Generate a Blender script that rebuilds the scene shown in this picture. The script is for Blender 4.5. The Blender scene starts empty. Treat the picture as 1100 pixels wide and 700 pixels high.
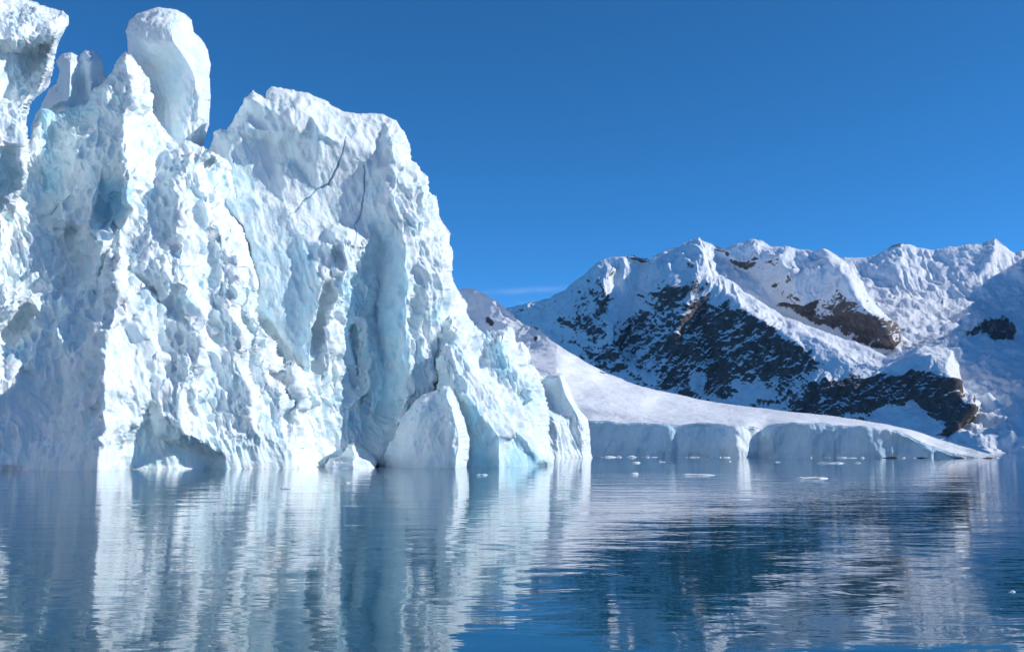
import bpy, math, random
import numpy as np
from mathutils.geometry import delaunay_2d_cdt
from mathutils import Vector

random.seed(7)
rng = np.random.default_rng(11)
sc = bpy.context.scene
COL = sc.collection

# ------------------------------------------------------------------ camera
CAM_H = 2.0
FPX = 1100.0                       # focal length in photo pixels (photo 1100 x 700)
TILT = math.atan(135.5 / FPX)
CT, ST = math.cos(TILT), math.sin(TILT)


def place(u, v, Y):
    """World point seen at photo position (u, v) that stands Y metres ahead."""
    x = (np.asarray(u, float) - 550.0) / FPX
    y = (350.0 - np.asarray(v, float)) / FPX
    dy = CT - y * ST
    dz = ST + y * CT
    k = np.asarray(Y, float) / dy
    return np.stack([x * k, np.asarray(Y, float) + 0 * x, CAM_H + dz * k], -1)


cd = bpy.data.cameras.new('camera')
cam = bpy.data.objects.new('camera', cd)
COL.objects.link(cam)
cam.location = (0, 0, CAM_H)
cam.rotation_euler = (math.pi / 2 + TILT, 0, 0)
cd.sensor_width = 36.0
cd.lens = 36.0
cd.clip_start = 0.1
cd.clip_end = 80000
sc.camera = cam

# ------------------------------------------------------------------ noise
M32 = np.uint32(0xffffffff)


def _hash(ix, iy, iz, seed):
    h = (ix.astype(np.int64) * 374761393 + iy.astype(np.int64) * 668265263
         + iz.astype(np.int64) * 2147483647 + seed * 974634777) & 0xffffffff
    h = h.astype(np.uint64)
    h = ((h ^ (h >> np.uint64(13))) * np.uint64(1274126177)) & np.uint64(0xffffffff)
    h = ((h ^ (h >> np.uint64(16))) * np.uint64(2246822519)) & np.uint64(0xffffffff)
    h = h ^ (h >> np.uint64(15))
    return h.astype(np.float64) / 4294967295.0


def vnoise(p, seed=0):
    """Smooth value noise, about -1..1."""
    f = np.floor(p)
    i = f.astype(np.int64)
    t = p - f
    t = t * t * t * (t * (t * 6 - 15) + 10)
    r = 0
    for dx in (0, 1):
        wx = t[:, 0] if dx else 1 - t[:, 0]
        for dy in (0, 1):
            wy = t[:, 1] if dy else 1 - t[:, 1]
            for dz in (0, 1):
                wz = t[:, 2] if dz else 1 - t[:, 2]
                r = r + wx * wy * wz * _hash(i[:, 0] + dx, i[:, 1] + dy, i[:, 2] + dz, seed)
    return r * 2 - 1


def fbm(p, octv=4, seed=0, gain=0.5):
    r, a, s = 0, 1.0, 0
    q = p.copy()
    for o in range(octv):
        r = r + a * vnoise(q, seed + o * 17)
        s += a
        a *= gain
        q = q * 2.03 + 13.7
    return r / s


def ridged(p, octv=4, seed=0, gain=0.5):
    r, a, s = 0, 1.0, 0
    q = p.copy()
    for o in range(octv):
        n = 1 - np.abs(vnoise(q, seed + o * 31)) * 1.6
        r = r + a * n
        s += a
        a *= gain
        q = q * 2.07 + 5.1
    return r / s


def worley(p, seed=0):
    """F1 and F2 distances."""
    f = np.floor(p).astype(np.int64)
    d1 = np.full(len(p), 9.0)
    d2 = np.full(len(p), 9.0)
    for dx in (-1, 0, 1):
        for dy in (-1, 0, 1):
            for dz in (-1, 0, 1):
                cx, cy, cz = f[:, 0] + dx, f[:, 1] + dy, f[:, 2] + dz
                q = np.stack([cx + _hash(cx, cy, cz, seed), cy + _hash(cx, cy, cz, seed + 1),
                              cz + _hash(cx, cy, cz, seed + 2)], -1)
                d = np.sqrt(((q - p) ** 2).sum(-1))
                near = d < d1
                d2 = np.where(near, d1, np.minimum(d2, d))
                d1 = np.where(near, d, d1)
    return d1, d2


_gd = np.random.default_rng(5).normal(size=(7, 3))
_gd /= np.linalg.norm(_gd, axis=1, keepdims=True)
GDIR = np.concatenate([_gd, -_gd[:2]]) * np.array([1.0, 1.25, 0.85, 1.1, 0.9, 1.2, 1.0, 0.8, 1.15])[:, None]


def shards(p, seed=0):
    """Faceted cells: nearest cell under a polyhedral distance, so that the relief is made of broken planes."""
    f = np.floor(p).astype(np.int64)
    d1 = np.full(len(p), 9.0)
    for dx in (-1, 0, 1):
        for dy in (-1, 0, 1):
            for dz in (-1, 0, 1):
                cx, cy, cz = f[:, 0] + dx, f[:, 1] + dy, f[:, 2] + dz
                ox = cx + _hash(cx, cy, cz, seed) - p[:, 0]
                oy = cy + _hash(cx, cy, cz, seed + 1) - p[:, 1]
                oz = cz + _hash(cx, cy, cz, seed + 2) - p[:, 2]
                g = None
                for k in GDIR:
                    h = ox * k[0] + oy * k[1] + oz * k[2]
                    g = h if g is None else np.maximum(g, h)
                d1 = np.minimum(d1, g + 0.25 * _hash(cx, cy, cz, seed + 3))
    return d1


# ------------------------------------------------------------------ sculpting of solid masses
def rough_line(pts, amp, minlen, closed=True):
    """Midpoint-fractal a traced outline so that it is not a clean polygon."""
    pts = [np.array(p, float) for p in pts]
    while True:
        out, changed = [], False
        n = len(pts)
        for i in range(n if closed else n - 1):
            a, b = pts[i], pts[(i + 1) % n]
            out.append(a)
            l = math.hypot(*(b[:2] - a[:2]))
            if l > minlen:
                m = (a + b) / 2
                nrm = np.array([-(b[1] - a[1]), b[0] - a[0]]) / l
                m[:2] += nrm * rng.normal() * amp * l
                out.append(m)
                changed = True
        if not closed:
            out.append(pts[-1])
        pts = out
        if not changed:
            return np.array(pts)


def seg_dist(P, line, closed=True):
    """Distance to a polyline, and the nearest point on it."""
    A = line[:, :2]
    B = np.roll(A, -1, 0) if closed else A[1:]
    if not closed:
        A = A[:-1]
    best = np.full(len(P), 1e18)
    near = np.zeros((len(P), 2))
    for a, b in zip(A, B):
        ab = b - a
        l2 = max(ab @ ab, 1e-12)
        t = np.clip(((P - a) @ ab) / l2, 0, 1)
        q = a + t[:, None] * ab
        d = ((P - q) ** 2).sum(-1)
        m = d < best
        best = np.where(m, d, best)
        near[m] = q[m]
    return np.sqrt(best), near


def grid_dist(U, V, line, R):
    """Distance from grid points to a closed outline, capped at R, and the nearest outline point."""
    best = np.full(U.shape, R * R)
    near = np.stack([U, V], -1).copy()
    u0, v0, s = U[0, 0], V[0, 0], U[0, 1] - U[0, 0]
    A = line[:, :2]
    for a, b in zip(A, np.roll(A, -1, 0)):
        i0 = max(int((min(a[0], b[0]) - R - u0) / s), 0)
        i1 = max(int((max(a[0], b[0]) + R - u0) / s) + 2, 0)
        j0 = max(int((min(a[1], b[1]) - R - v0) / s), 0)
        j1 = max(int((max(a[1], b[1]) + R - v0) / s) + 2, 0)
        u, v = U[j0:j1, i0:i1], V[j0:j1, i0:i1]
        ab = b - a
        l2 = max(ab @ ab, 1e-12)
        t = np.clip(((u - a[0]) * ab[0] + (v - a[1]) * ab[1]) / l2, 0, 1)
        qx, qy = a[0] + t * ab[0], a[1] + t * ab[1]
        d = (u - qx) ** 2 + (v - qy) ** 2
        bs = best[j0:j1, i0:i1]
        m = d < bs
        bs[m] = d[m]
        near[j0:j1, i0:i1][m] = np.stack([qx[m], qy[m]], -1)
    return np.sqrt(best), near


def inside(P, poly):
    x, y = P[:, 0], P[:, 1]
    r = np.zeros(len(P), bool)
    n = len(poly)
    for i in range(n):
        x0, y0 = poly[i][:2]
        x1, y1 = poly[(i + 1) % n][:2]
        if y0 == y1:
            continue
        c = ((y0 > y) != (y1 > y)) & (x < (x1 - x0) * (y - y0) / (y1 - y0) + x0)
        r ^= c
    return r


def poly_mask(P, poly, soft):
    """Soft inside-ness of a polygon: 1 inside, 0 outside, over soft units."""
    d, _ = seg_dist(P, np.array(poly, float))
    s = np.where(inside(P, poly), d, -d)
    return np.clip(0.5 + s / (2 * soft), 0, 1)


def blur(a, r):
    if r <= 0:
        return a
    k = np.exp(-0.5 * (np.arange(-3 * int(math.ceil(r)), 3 * int(math.ceil(r)) + 1) / r) ** 2)
    k /= k.sum()
    h = len(k) // 2
    for ax in (0, 1):
        pad = [(0, 0), (0, 0)]
        pad[ax] = (h, h)
        b = np.pad(a, pad, mode='edge')
        o = 0
        for i, w in enumerate(k):
            o = o + w * (b[i:i + a.shape[0], :] if ax == 0 else b[:, i:i + a.shape[1]])
        a = o
    return a


def interp_depth(ctrl_pts, edges, U, V):
    """Triangulate the depth controls along their ridge and valley lines and read the depth on the grid."""
    vs = [Vector((p[0], p[1])) for p in ctrl_pts]
    ov, oe, of, orv, _, _ = delaunay_2d_cdt(vs, edges, [], 0, 1e-4)
    xy = np.array([[v.x, v.y] for v in ov])
    cp = np.array(ctrl_pts, float)
    z = np.zeros(len(xy))
    for i, o in enumerate(orv):
        if len(o):
            z[i] = np.mean(cp[list(o), 2])
        else:
            d = np.hypot(cp[:, 0] - xy[i, 0], cp[:, 1] - xy[i, 1]) + 1e-6
            w = d ** -3
            z[i] = (w * cp[:, 2]).sum() / w.sum()
    D = np.full(U.shape, np.nan)
    u0, v0 = U[0, 0], V[0, 0]
    su = U[0, 1] - U[0, 0]
    for f in of:
        if len(f) != 3:
            continue
        a, b, c = xy[list(f)]
        za, zb, zc = z[list(f)]
        det = (b[0] - a[0]) * (c[1] - a[1]) - (c[0] - a[0]) * (b[1] - a[1])
        if abs(det) < 1e-9:
            continue
        i0 = max(int((min(a[0], b[0], c[0]) - u0) / su) - 1, 0)
        i1 = min(int((max(a[0], b[0], c[0]) - u0) / su) + 2, U.shape[1])
        j0 = max(int((min(a[1], b[1], c[1]) - v0) / su) - 1, 0)
        j1 = min(int((max(a[1], b[1], c[1]) - v0) / su) + 2, U.shape[0])
        if i1 <= i0 or j1 <= j0:
            continue
        u, v = U[j0:j1, i0:i1], V[j0:j1, i0:i1]
        l1 = ((u - a[0]) * (c[1] - a[1]) - (c[0] - a[0]) * (v - a[1])) / det
        l2 = ((b[0] - a[0]) * (v - a[1]) - (u - a[0]) * (b[1] - a[1])) / det
        m = (l1 >= -1e-6) & (l2 >= -1e-6) & (l1 + l2 <= 1 + 1e-6)
        D[j0:j1, i0:i1][m] = (za + l1 * (zb - za) + l2 * (zc - za))[m]
    for _ in range(400):
        bad = np.isnan(D)
        if not bad.any():
            break
        P = np.pad(D, 1, constant_values=np.nan)
        st = np.stack([P[:-2, 1:-1], P[2:, 1:-1], P[1:-1, :-2], P[1:-1, 2:]])
        ok = ~np.isnan(st)
        cnt = ok.sum(0)
        val = np.where(ok, st, 0).sum(0) / np.maximum(cnt, 1)
        D = np.where(bad & (cnt > 0), val, D)
    return D


def vert_normals(co, quads):
    a, b, c, d = (co[quads[:, i]] for i in range(4))
    fn = np.cross(c - a, d - b)
    n = np.zeros_like(co)
    for k in range(3):
        acc = np.zeros(len(co))
        for i in range(4):
            acc += np.bincount(quads[:, i], weights=fn[:, k], minlength=len(co))
        n[:, k] = acc
    return n / np.maximum(np.linalg.norm(n, axis=1, keepdims=True), 1e-12)


def soften(n, quads):
    """Average a vertex field over the neighbouring faces."""
    out = np.zeros_like(n)
    for k in range(3):
        fm = n[quads, k].mean(1)
        acc = np.zeros(len(n))
        for i in range(4):
            acc += np.bincount(quads[:, i], weights=fm, minlength=len(n))
        out[:, k] = acc
    return out / np.maximum(np.linalg.norm(out, axis=1, keepdims=True), 1e-12)


def build_mesh(name, co, quads, mat, parent=None, attrs=None, smooth=True):
    me = bpy.data.meshes.new(name)
    me.vertices.add(len(co))
    me.vertices.foreach_set('co', co.astype(np.float32).ravel())
    nq, k = quads.shape
    me.loops.add(nq * k)
    me.loops.foreach_set('vertex_index', quads.astype(np.int32).ravel())
    me.polygons.add(nq)
    me.polygons.foreach_set('loop_start', (np.arange(nq) * k).astype(np.int32))
    me.polygons.foreach_set('use_smooth', np.full(nq, smooth))
    me.update(calc_edges=True)
    for k_, v_ in (attrs or {}).items():
        at = me.attributes.new(k_, 'FLOAT', 'POINT')
        at.data.foreach_set('value', v_.astype(np.float32))
    me.validate()
    me.materials.append(mat)
    o = bpy.data.objects.new(name, me)
    COL.objects.link(o)
    if parent is not None:
        o.parent = parent
        o.matrix_parent_inverse = parent.matrix_world.inverted()
    return o


def sculpt(name, mat, outline, lines, Yfun, step=1.0, soft=2.0, rim=(10, 1.5), back=(60, 20),
           edge_rough=0.06, edge_min=4, cracks=(), displace=None, paint=None, parent=None, warp=0.0):
    """A closed mass: traced outline, front modelled by ridge / valley lines, rounded rim, real back.
    Control points are (u, v, d) with d metres towards the viewer of the surface Yfun(u, v)."""
    ol = [tuple(map(float, p)) for p in outline]
    pts, edges = [], []
    key = {}

    def add(p):
        k = (round(p[0], 3), round(p[1], 3))
        if k not in key:
            key[k] = len(pts)
            pts.append(p)
        return key[k]
    ids = [add(p) for p in ol]
    edges += [(ids[i], ids[(i + 1) % len(ids)]) for i in range(len(ids))]
    for ln in lines:
        li = [add(tuple(map(float, p))) for p in ln]
        edges += [(a, b) for a, b in zip(li[:-1], li[1:]) if a != b]
    rl = rough_line([p[:2] for p in ol], edge_rough, edge_min)
    u0, u1 = rl[:, 0].min() - 2 * step, rl[:, 0].max() + 3 * step
    v0, v1 = rl[:, 1].min() - 2 * step, rl[:, 1].max() + 3 * step
    U, V = np.meshgrid(np.arange(u0, u1, step), np.arange(v0, v1, step))
    D = blur(interp_depth(pts, edges, U, V), soft / step)
    if warp:
        q3 = np.stack([U.ravel() * 0.02, V.ravel() * 0.014, 0 * U.ravel() + len(name)], -1)
        wu = (fbm(q3, 4, 501, 0.6) * warp * 2).reshape(U.shape) * np.clip((505 - V) / 70, 0, 1)
        wv = (fbm(q3, 4, 777, 0.6) * warp * 2).reshape(U.shape) * np.clip((505 - V) / 70, 0, 1)
        fi = np.clip((U + wu - u0) / step, 0, U.shape[1] - 1.001)
        fj = np.clip((V + wv - v0) / step, 0, U.shape[0] - 1.001)
        i0, j0 = fi.astype(int), fj.astype(int)
        fi, fj = fi - i0, fj - j0
        D = (D[j0, i0] * (1 - fi) + D[j0, i0 + 1] * fi) * (1 - fj) + (D[j0 + 1, i0] * (1 - fi) + D[j0 + 1, i0 + 1] * fi) * fj
    P = np.stack([U.ravel(), V.ravel()], -1)
    ins = inside(P, rl).reshape(U.shape)
    cell = ins[:-1, :-1] | ins[1:, :-1] | ins[:-1, 1:] | ins[1:, 1:]
    used = np.zeros(U.shape, bool)
    for dj in (0, 1):
        for di in (0, 1):
            used[dj:U.shape[0] - 1 + dj, di:U.shape[1] - 1 + di] |= cell
    idx = -np.ones(U.shape, int)
    idx[used] = np.arange(used.sum())
    Pu = np.stack([U[used], V[used]], -1)
    inu = ins[used]
    dist, near = grid_dist(U, V, rl, max(rim[0], back[0]) + 4)
    dist, near = dist[used], near[used]
    Pu = np.where(inu[:, None], Pu, near)
    dist = np.where(inu, dist, 0)
    d = D[used]
    groove = np.zeros(len(Pu))
    for ln, w, dep in cracks:
        w, dep = w * 0.32, dep * 0.24
        cl = rough_line(ln, 0.07, 4, closed=False)
        cdist, _ = seg_dist(Pu, cl, closed=False)
        groove = np.maximum(groove, np.clip(1 - cdist / w, 0, 1) ** 0.7 * dep)
    t = np.minimum(dist / rim[0], 1)
    d = d - rim[1] * (1 - np.sqrt(np.maximum(1 - (1 - t) ** 2, 0)))
    Yf = Yfun(Pu[:, 0], Pu[:, 1]) - d + groove
    t2 = np.minimum(dist / back[0], 1)
    Yb = Yf + np.where(dist > 0, 0.02 * back[1], 0) + back[1] * np.sqrt(np.maximum(1 - (1 - t2) ** 2, 0))
    q = np.stack([idx[:-1, :-1][cell], idx[1:, :-1][cell], idx[1:, 1:][cell], idx[:-1, 1:][cell]], -1)
    # rim vertices are shared by front and back
    n = len(Pu)
    bmap = np.where(dist > 0, np.cumsum(dist > 0) - 1 + n, np.arange(n))
    bsel = dist > 0
    co = np.concatenate([place(Pu[:, 0], Pu[:, 1], Yf), place(Pu[bsel, 0], Pu[bsel, 1], Yb[bsel])])
    quads = np.concatenate([q, bmap[q][:, ::-1]])
    # quads whose four corners are all rim corners would be doubled: keep the front one only
    allrim = (~bsel)[q].all(1)
    quads = np.concatenate([q, bmap[q][~allrim][:, ::-1]])
    uv = np.concatenate([Pu, Pu[bsel]])
    front = np.concatenate([np.clip(dist / 3.5, 0, 1), np.zeros(bsel.sum())])
    if displace is not None:
        nr = vert_normals(co, quads)
        for _ in range(4):
            nr = soften(nr, quads)
        off = displace(co[:n], uv[:n], front[:n])
        co[:n] = co[:n] + nr[:n] * off[:, None]
    attrs = {'crack': np.concatenate([np.clip(groove * 2.2, 0, 1), np.zeros(bsel.sum())])}
    if paint is not None:
        attrs.update(paint(co, uv))
    return build_mesh(name, co, quads, mat, parent, attrs)


# ------------------------------------------------------------------ materials
class NT:
    def __init__(self, name):
        self.m = bpy.data.materials.new(name)
        self.m.use_nodes = True
        self.t = self.m.node_tree
        self.t.nodes.clear()

    def n(self, typ, **kw):
        nd = self.t.nodes.new(typ)
        for k, v in kw.items():
            if k.startswith('i_'):
                key = k[2:].replace('_', ' ')
                nd.inputs[key].default_value = v
            else:
                setattr(nd, k, v)
        return nd

    def l(self, a, b):
        self.t.links.new(a, b)

    def math(self, op, a, b=None, clamp=False):
        nd = self.n('ShaderNodeMath', operation=op, use_clamp=clamp)
        for i, x in enumerate((a, b)):
            if x is None:
                continue
            if isinstance(x, (int, float)):
                nd.inputs[i].default_value = x
            else:
                self.l(x, nd.inputs[i])
        return nd.outputs[0]

    def noise(self, vec, scale, detail=4, rough=0.55, dist=0.0):
        nd = self.n('ShaderNodeTexNoise')
        nd.inputs['Scale'].default_value = scale
        nd.inputs['Detail'].default_value = detail
        nd.inputs['Roughness'].default_value = rough
        nd.inputs['Distortion'].default_value = dist
        self.l(vec, nd.inputs['Vector'])
        return nd.outputs['Fac']

    def mapping(self, vec, scale=(1, 1, 1), rot=(0, 0, 0)):
        nd = self.n('ShaderNodeMapping')
        nd.inputs['Scale'].default_value = scale
        nd.inputs['Rotation'].default_value = rot
        self.l(vec, nd.inputs['Vector'])
        return nd.outputs[0]

    def ramp(self, fac, stops):
        nd = self.n('ShaderNodeValToRGB')
        e = nd.color_ramp.elements
        while len(e) < len(stops):
            e.new(0.5)
        for el, (p, c) in zip(e, stops):
            el.position = p
            el.color = c if len(c) == 4 else (*c, 1)
        self.l(fac, nd.inputs[0])
        return nd.outputs[0]

    def mix(self, fac, a, b):
        nd = self.n('ShaderNodeMix', data_type='RGBA')
        for s, x in ((nd.inputs[0], fac), (nd.inputs[6], a), (nd.inputs[7], b)):
            if isinstance(x, (int, float)):
                s.default_value = x
            elif isinstance(x, tuple):
                s.default_value = x if len(x) == 4 else (*x, 1)
            else:
                self.l(x, s)
        return nd.outputs[2]

    def attr(self, name):
        return self.n('ShaderNodeAttribute', attribute_name=name).outputs['Fac']

    def pos(self):
        return self.n('ShaderNodeNewGeometry').outputs['Position']

    def finish(self, color, rough=0.6, bump=None, bstr=1.0, bdist=0.1, spec=0.3, **extra):
        b = self.n('ShaderNodeBsdfPrincipled')
        o = self.n('ShaderNodeOutputMaterial')
        if isinstance(color, tuple):
            b.inputs['Base Color'].default_value = (*color, 1)
        else:
            self.l(color, b.inputs['Base Color'])
        if isinstance(rough, (int, float)):
            b.inputs['Roughness'].default_value = rough
        else:
            self.l(rough, b.inputs['Roughness'])
        b.inputs['Specular IOR Level'].default_value = spec
        for k, v in extra.items():
            b.inputs[k.replace('_', ' ')].default_value = v
        if bump is not None:
            bn = self.n('ShaderNodeBump')
            bn.inputs['Strength'].default_value = bstr
            bn.inputs['Distance'].default_value = bdist
            self.l(bump, bn.inputs['Height'])
            self.l(bn.outputs[0], b.inputs['Normal'])
        self.l(b.outputs[0], o.inputs['Surface'])
        return self.m


def ice_material(name, snow=(0.845, 0.93, 0.962), blue=(0.36, 0.72, 0.86), scale=1.0, amount=0.7, sss=0.0):
    t = NT(name)
    p = t.pos()
    # blue attribute, broken up by noise: clear ice and painted-in blue shade
    n1 = t.noise(p, 0.22 * scale, 5, 0.6, 0.6)
    n2 = t.noise(p, 1.1 * scale, 4, 0.6)
    f = t.math('ADD', t.attr('blue'), t.math('MULTIPLY', t.math('SUBTRACT', n1, 0.5), 1.4))
    f = t.math('ADD', f, t.math('MULTIPLY', t.math('SUBTRACT', n2, 0.5), 0.6))
    f = t.math('MULTIPLY', t.math('SUBTRACT', f, 0.12), amount * 1.6, clamp=True)
    c = t.mix(f, snow, blue)
    c = t.mix(t.math('MULTIPLY', t.attr('crack'), 0.85, clamp=True), c, (0.22, 0.54, 0.74))
    b1 = t.noise(p, 1.6 * scale, 6, 0.65)
    b2 = t.noise(t.mapping(p, (1.6, 1.6, 0.5), (0.2, 0.25, 0)), 1.3 * scale, 3, 0.6)
    h = t.math('ADD', t.math('MULTIPLY', b1, 0.6), t.math('MULTIPLY', b2, 0.5))
    return t.finish(c, 0.62, h, 0.55, 0.35 / scale, 0.25, Subsurface_Weight=sss, Subsurface_Radius=(0.25, 0.75, 1.1), Subsurface_Scale=0.3)


ICE = ice_material('ice_and_packed_snow', sss=0.45)
FAR_ICE = ice_material('glacier_ice', blue=(0.42, 0.66, 0.80), scale=0.45, amount=0.6)
FLOE = ice_material('floe_ice', scale=3.0, amount=0.3)


def snow_rock_material(name, scale, snow=(0.84, 0.87, 0.91)):
    t = NT(name)
    p = t.pos()
    d = t.mapping(t.mapping(p, (1, 1, 1), (0, -0.80, 0)), (1.35, 1.0, 0.85))
    n1 = t.noise(d, 0.009 * scale, 6, 0.66, 0.3)
    n2 = t.noise(d, 0.035 * scale, 5, 0.7)
    f = t.math('ADD', t.attr('rock'), t.math('MULTIPLY', t.math('SUBTRACT', n1, 0.5), 1.9))
    f = t.math('ADD', f, t.math('MULTIPLY', t.math('SUBTRACT', n2, 0.5), 1.15))
    nz = t.n('ShaderNodeSeparateXYZ')
    t.l(t.n('ShaderNodeNewGeometry').outputs['Normal'], nz.inputs[0])
    f = t.math('ADD', f, t.math('MULTIPLY', t.math('SUBTRACT', 0.52, nz.outputs[2]), 1.3))
    f = t.math('MULTIPLY', t.math('SUBTRACT', f, 0.42), 3.4, clamp=True)
    n3 = t.noise(p, 0.05 * scale, 5, 0.6)
    rock = t.ramp(n3, [(0.3, (0.075, 0.063, 0.062)), (0.55, (0.14, 0.115, 0.11)), (0.75, (0.22, 0.185, 0.175))])
    c = t.mix(f, snow, rock)
    h = t.noise(p, 0.03 * scale, 8, 0.62)
    rg = t.math('ADD', t.math('MULTIPLY', f, 0.25), 0.6)
    return t.finish(c, rg, h, 0.6, 14.0 / scale, 0.2)


MOUNTAIN = snow_rock_material('snow_over_dark_rock', 1.0)
HILL = snow_rock_material('snow_field', 6.0, (0.92, 0.935, 0.95))


def dark_rock_material():
    t = NT('wet_shore_rock')
    p = t.pos()
    c = t.ramp(t.noise(p, 1.5, 5, 0.6), [(0.3, (0.03, 0.027, 0.027)), (0.7, (0.10, 0.085, 0.08))])
    return t.finish(c, 0.55, t.noise(p, 2.5, 6, 0.6), 0.8, 0.2, 0.4)


ROCK = dark_rock_material()


def water_material():
    t = NT('sea_water')
    p = t.pos()
    w0 = t.noise(t.mapping(p, (0.10, 0.22, 1), (0, 0, 0.12)), 1.0, 2, 0.5, 0.4)
    w1 = t.noise(t.mapping(p, (0.55, 1.15, 1), (0, 0, -0.10)), 1.0, 3, 0.5, 0.5)
    w2 = t.noise(t.mapping(p, (2.2, 4.2, 1), (0, 0, 0.15)), 1.0, 2, 0.5, 0.3)
    calm = t.noise(t.mapping(p, (0.012, 0.05, 1)), 1.0, 3, 0.5, 0.6)
    calm = t.math('MULTIPLY', t.math('SUBTRACT', calm, 0.28), 2.3, clamp=True)
    h = t.math('ADD', t.math('MULTIPLY', w0, 0.040), t.math('MULTIPLY', t.math('MULTIPLY', w1, 0.0155), t.math('ADD', calm, 0.3)))
    h = t.math('ADD', h, t.math('MULTIPLY', t.math('MULTIPLY', w2, 0.0032), calm))
    return t.finish((0.008, 0.08, 0.125), 0.02, h, 1.0, 1.0, 0.5, IOR=1.33)


WATER = water_material()


# ------------------------------------------------------------------ object bookkeeping
def tag(o, label=None, cat=None, group=None, kind=None):
    if label:
        o['label'] = label
    if cat:
        o['category'] = cat
    if group:
        o['group'] = group
    if kind:
        o['kind'] = kind
    return o


def empty(name, loc):
    o = bpy.data.objects.new(name, None)
    o.empty_display_size = 2
    COL.objects.link(o)
    o.location = loc
    bpy.context.view_layer.update()
    return o


# ------------------------------------------------------------------ sea
def sea():
    xs = np.array([-12000, -4000, -1000, -300, 0, 300, 1000, 4000, 12000], float)
    ys = np.array([-3000, -300, 0, 100, 400, 1500, 6000, 12000], float)
    X, Yg = np.meshgrid(xs, ys)
    co = np.stack([X.ravel(), Yg.ravel(), 0 * X.ravel()], -1)
    w = len(xs)
    q = np.array([[j * w + i, j * w + i + 1, (j + 1) * w + i + 1, (j + 1) * w + i]
                  for j in range(len(ys) - 1) for i in range(w - 1)])
    o = build_mesh('sea', co, q, WATER)
    tag(o, 'rippled dark blue sea mirroring ice and mountains', kind='structure')


sea()

# ------------------------------------------------------------------ iceberg
KD = 2.2                       # metres of relief per control unit
Y_ICE = 157.0
ice_Y = lambda u, v: Y_ICE + 0.04 * (np.asarray(u) - 250.0)


def dz(lines, k=KD):
    return [[(p[0], p[1], p[2] * k) for p in ln] for ln in lines]


def ice_disp(amp=1.0, smooth_polys=(), streak=None, seed=0, smooth_level=0.16):
    def f(co, uv, front):
        rough = np.ones(len(co))
        for pl in smooth_polys:
            rough = np.minimum(rough, 1 - (1 - smooth_level) * poly_mask(uv, pl, 7))
        w = fbm(co * 0.25, 3, seed + 90)[:, None] * 1.6
        a = co + w
        sl = co + w * 0.25
        sl[:, 0] = sl[:, 0] + co[:, 2] * 0.35                    # features lean down to the right
        f1 = shards(sl * np.array([0.17, 0.17, 0.085]), seed)
        f2 = shards(sl * np.array([0.46, 0.46, 0.26]) + 3.1, seed + 11)
        f3 = shards(sl * np.array([1.15, 1.15, 0.75]) + 7.7, seed + 13)
        f4 = shards(sl * np.array([2.3, 2.3, 1.0]) + 1.9, seed + 15)
        rib = ridged(np.stack([sl[:, 0] * 1.0, sl[:, 1] * 1.0, sl[:, 2] * 0.13], -1), 3, seed + 16) - 0.55
        flute = ridged(np.stack([sl[:, 0] * 0.38, sl[:, 1] * 0.38, sl[:, 2] * 0.05], -1), 2, seed + 18) - 0.6
        big = ridged(a * np.array([0.10, 0.10, 0.05]), 3, seed + 3) - 0.55
        mid = ridged(sl * np.array([0.55, 0.55, 0.26]), 4, seed + 9) - 0.55
        fine = fbm(a * 2.2, 3, seed + 21)
        patch = np.clip(0.55 + 2.2 * fbm(a * 0.09, 3, seed + 31), 0.12, 1.0)      # calm and broken zones alternate
        o = (big * 1.3 + (f1 - 0.52) * 3.0) * (0.22 + 0.78 * rough)
        o = o + rough * ((f2 - 0.5) * 2.0 * patch + (f3 - 0.5) * 0.85 * patch + (f4 - 0.5) * 0.34 * (0.4 + 0.6 * patch) + rib * 0.75 + flute * 0.9 + mid * 0.8) + fine * 0.09 * (0.4 + 0.6 * rough)
        if streak is not None:
            s = fbm(np.stack([co[:, 0] * 0.7 - co[:, 2] * streak * 0.7, co[:, 1] * 0.4, co[:, 2] * 0.12], -1), 3, seed + 44)
            o = o + s * 0.22
        wave_cut = 0.35 + 0.65 * np.clip((co[:, 2] - 0.5) / 3.5, 0, 1)      # the sea has smoothed the foot
        return o * amp * wave_cut * (0.3 + 0.7 * front)
    return f


def ice_paint(blue_polys=(), base=0.0):
    def f(co, uv):
        b = np.full(len(co), base + 0.13)
        for pl, v in blue_polys:  # clear blue ice, and shaded faces and hollows painted bluer
            b = np.maximum(b, v * poly_mask(uv, pl, 9))
        return {'blue': b}
    return f


berg = empty('iceberg', (-40, 150, 0))
tag(berg, 'towering jagged white iceberg filling the left side with pillar and overhanging top', 'iceberg')

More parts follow.
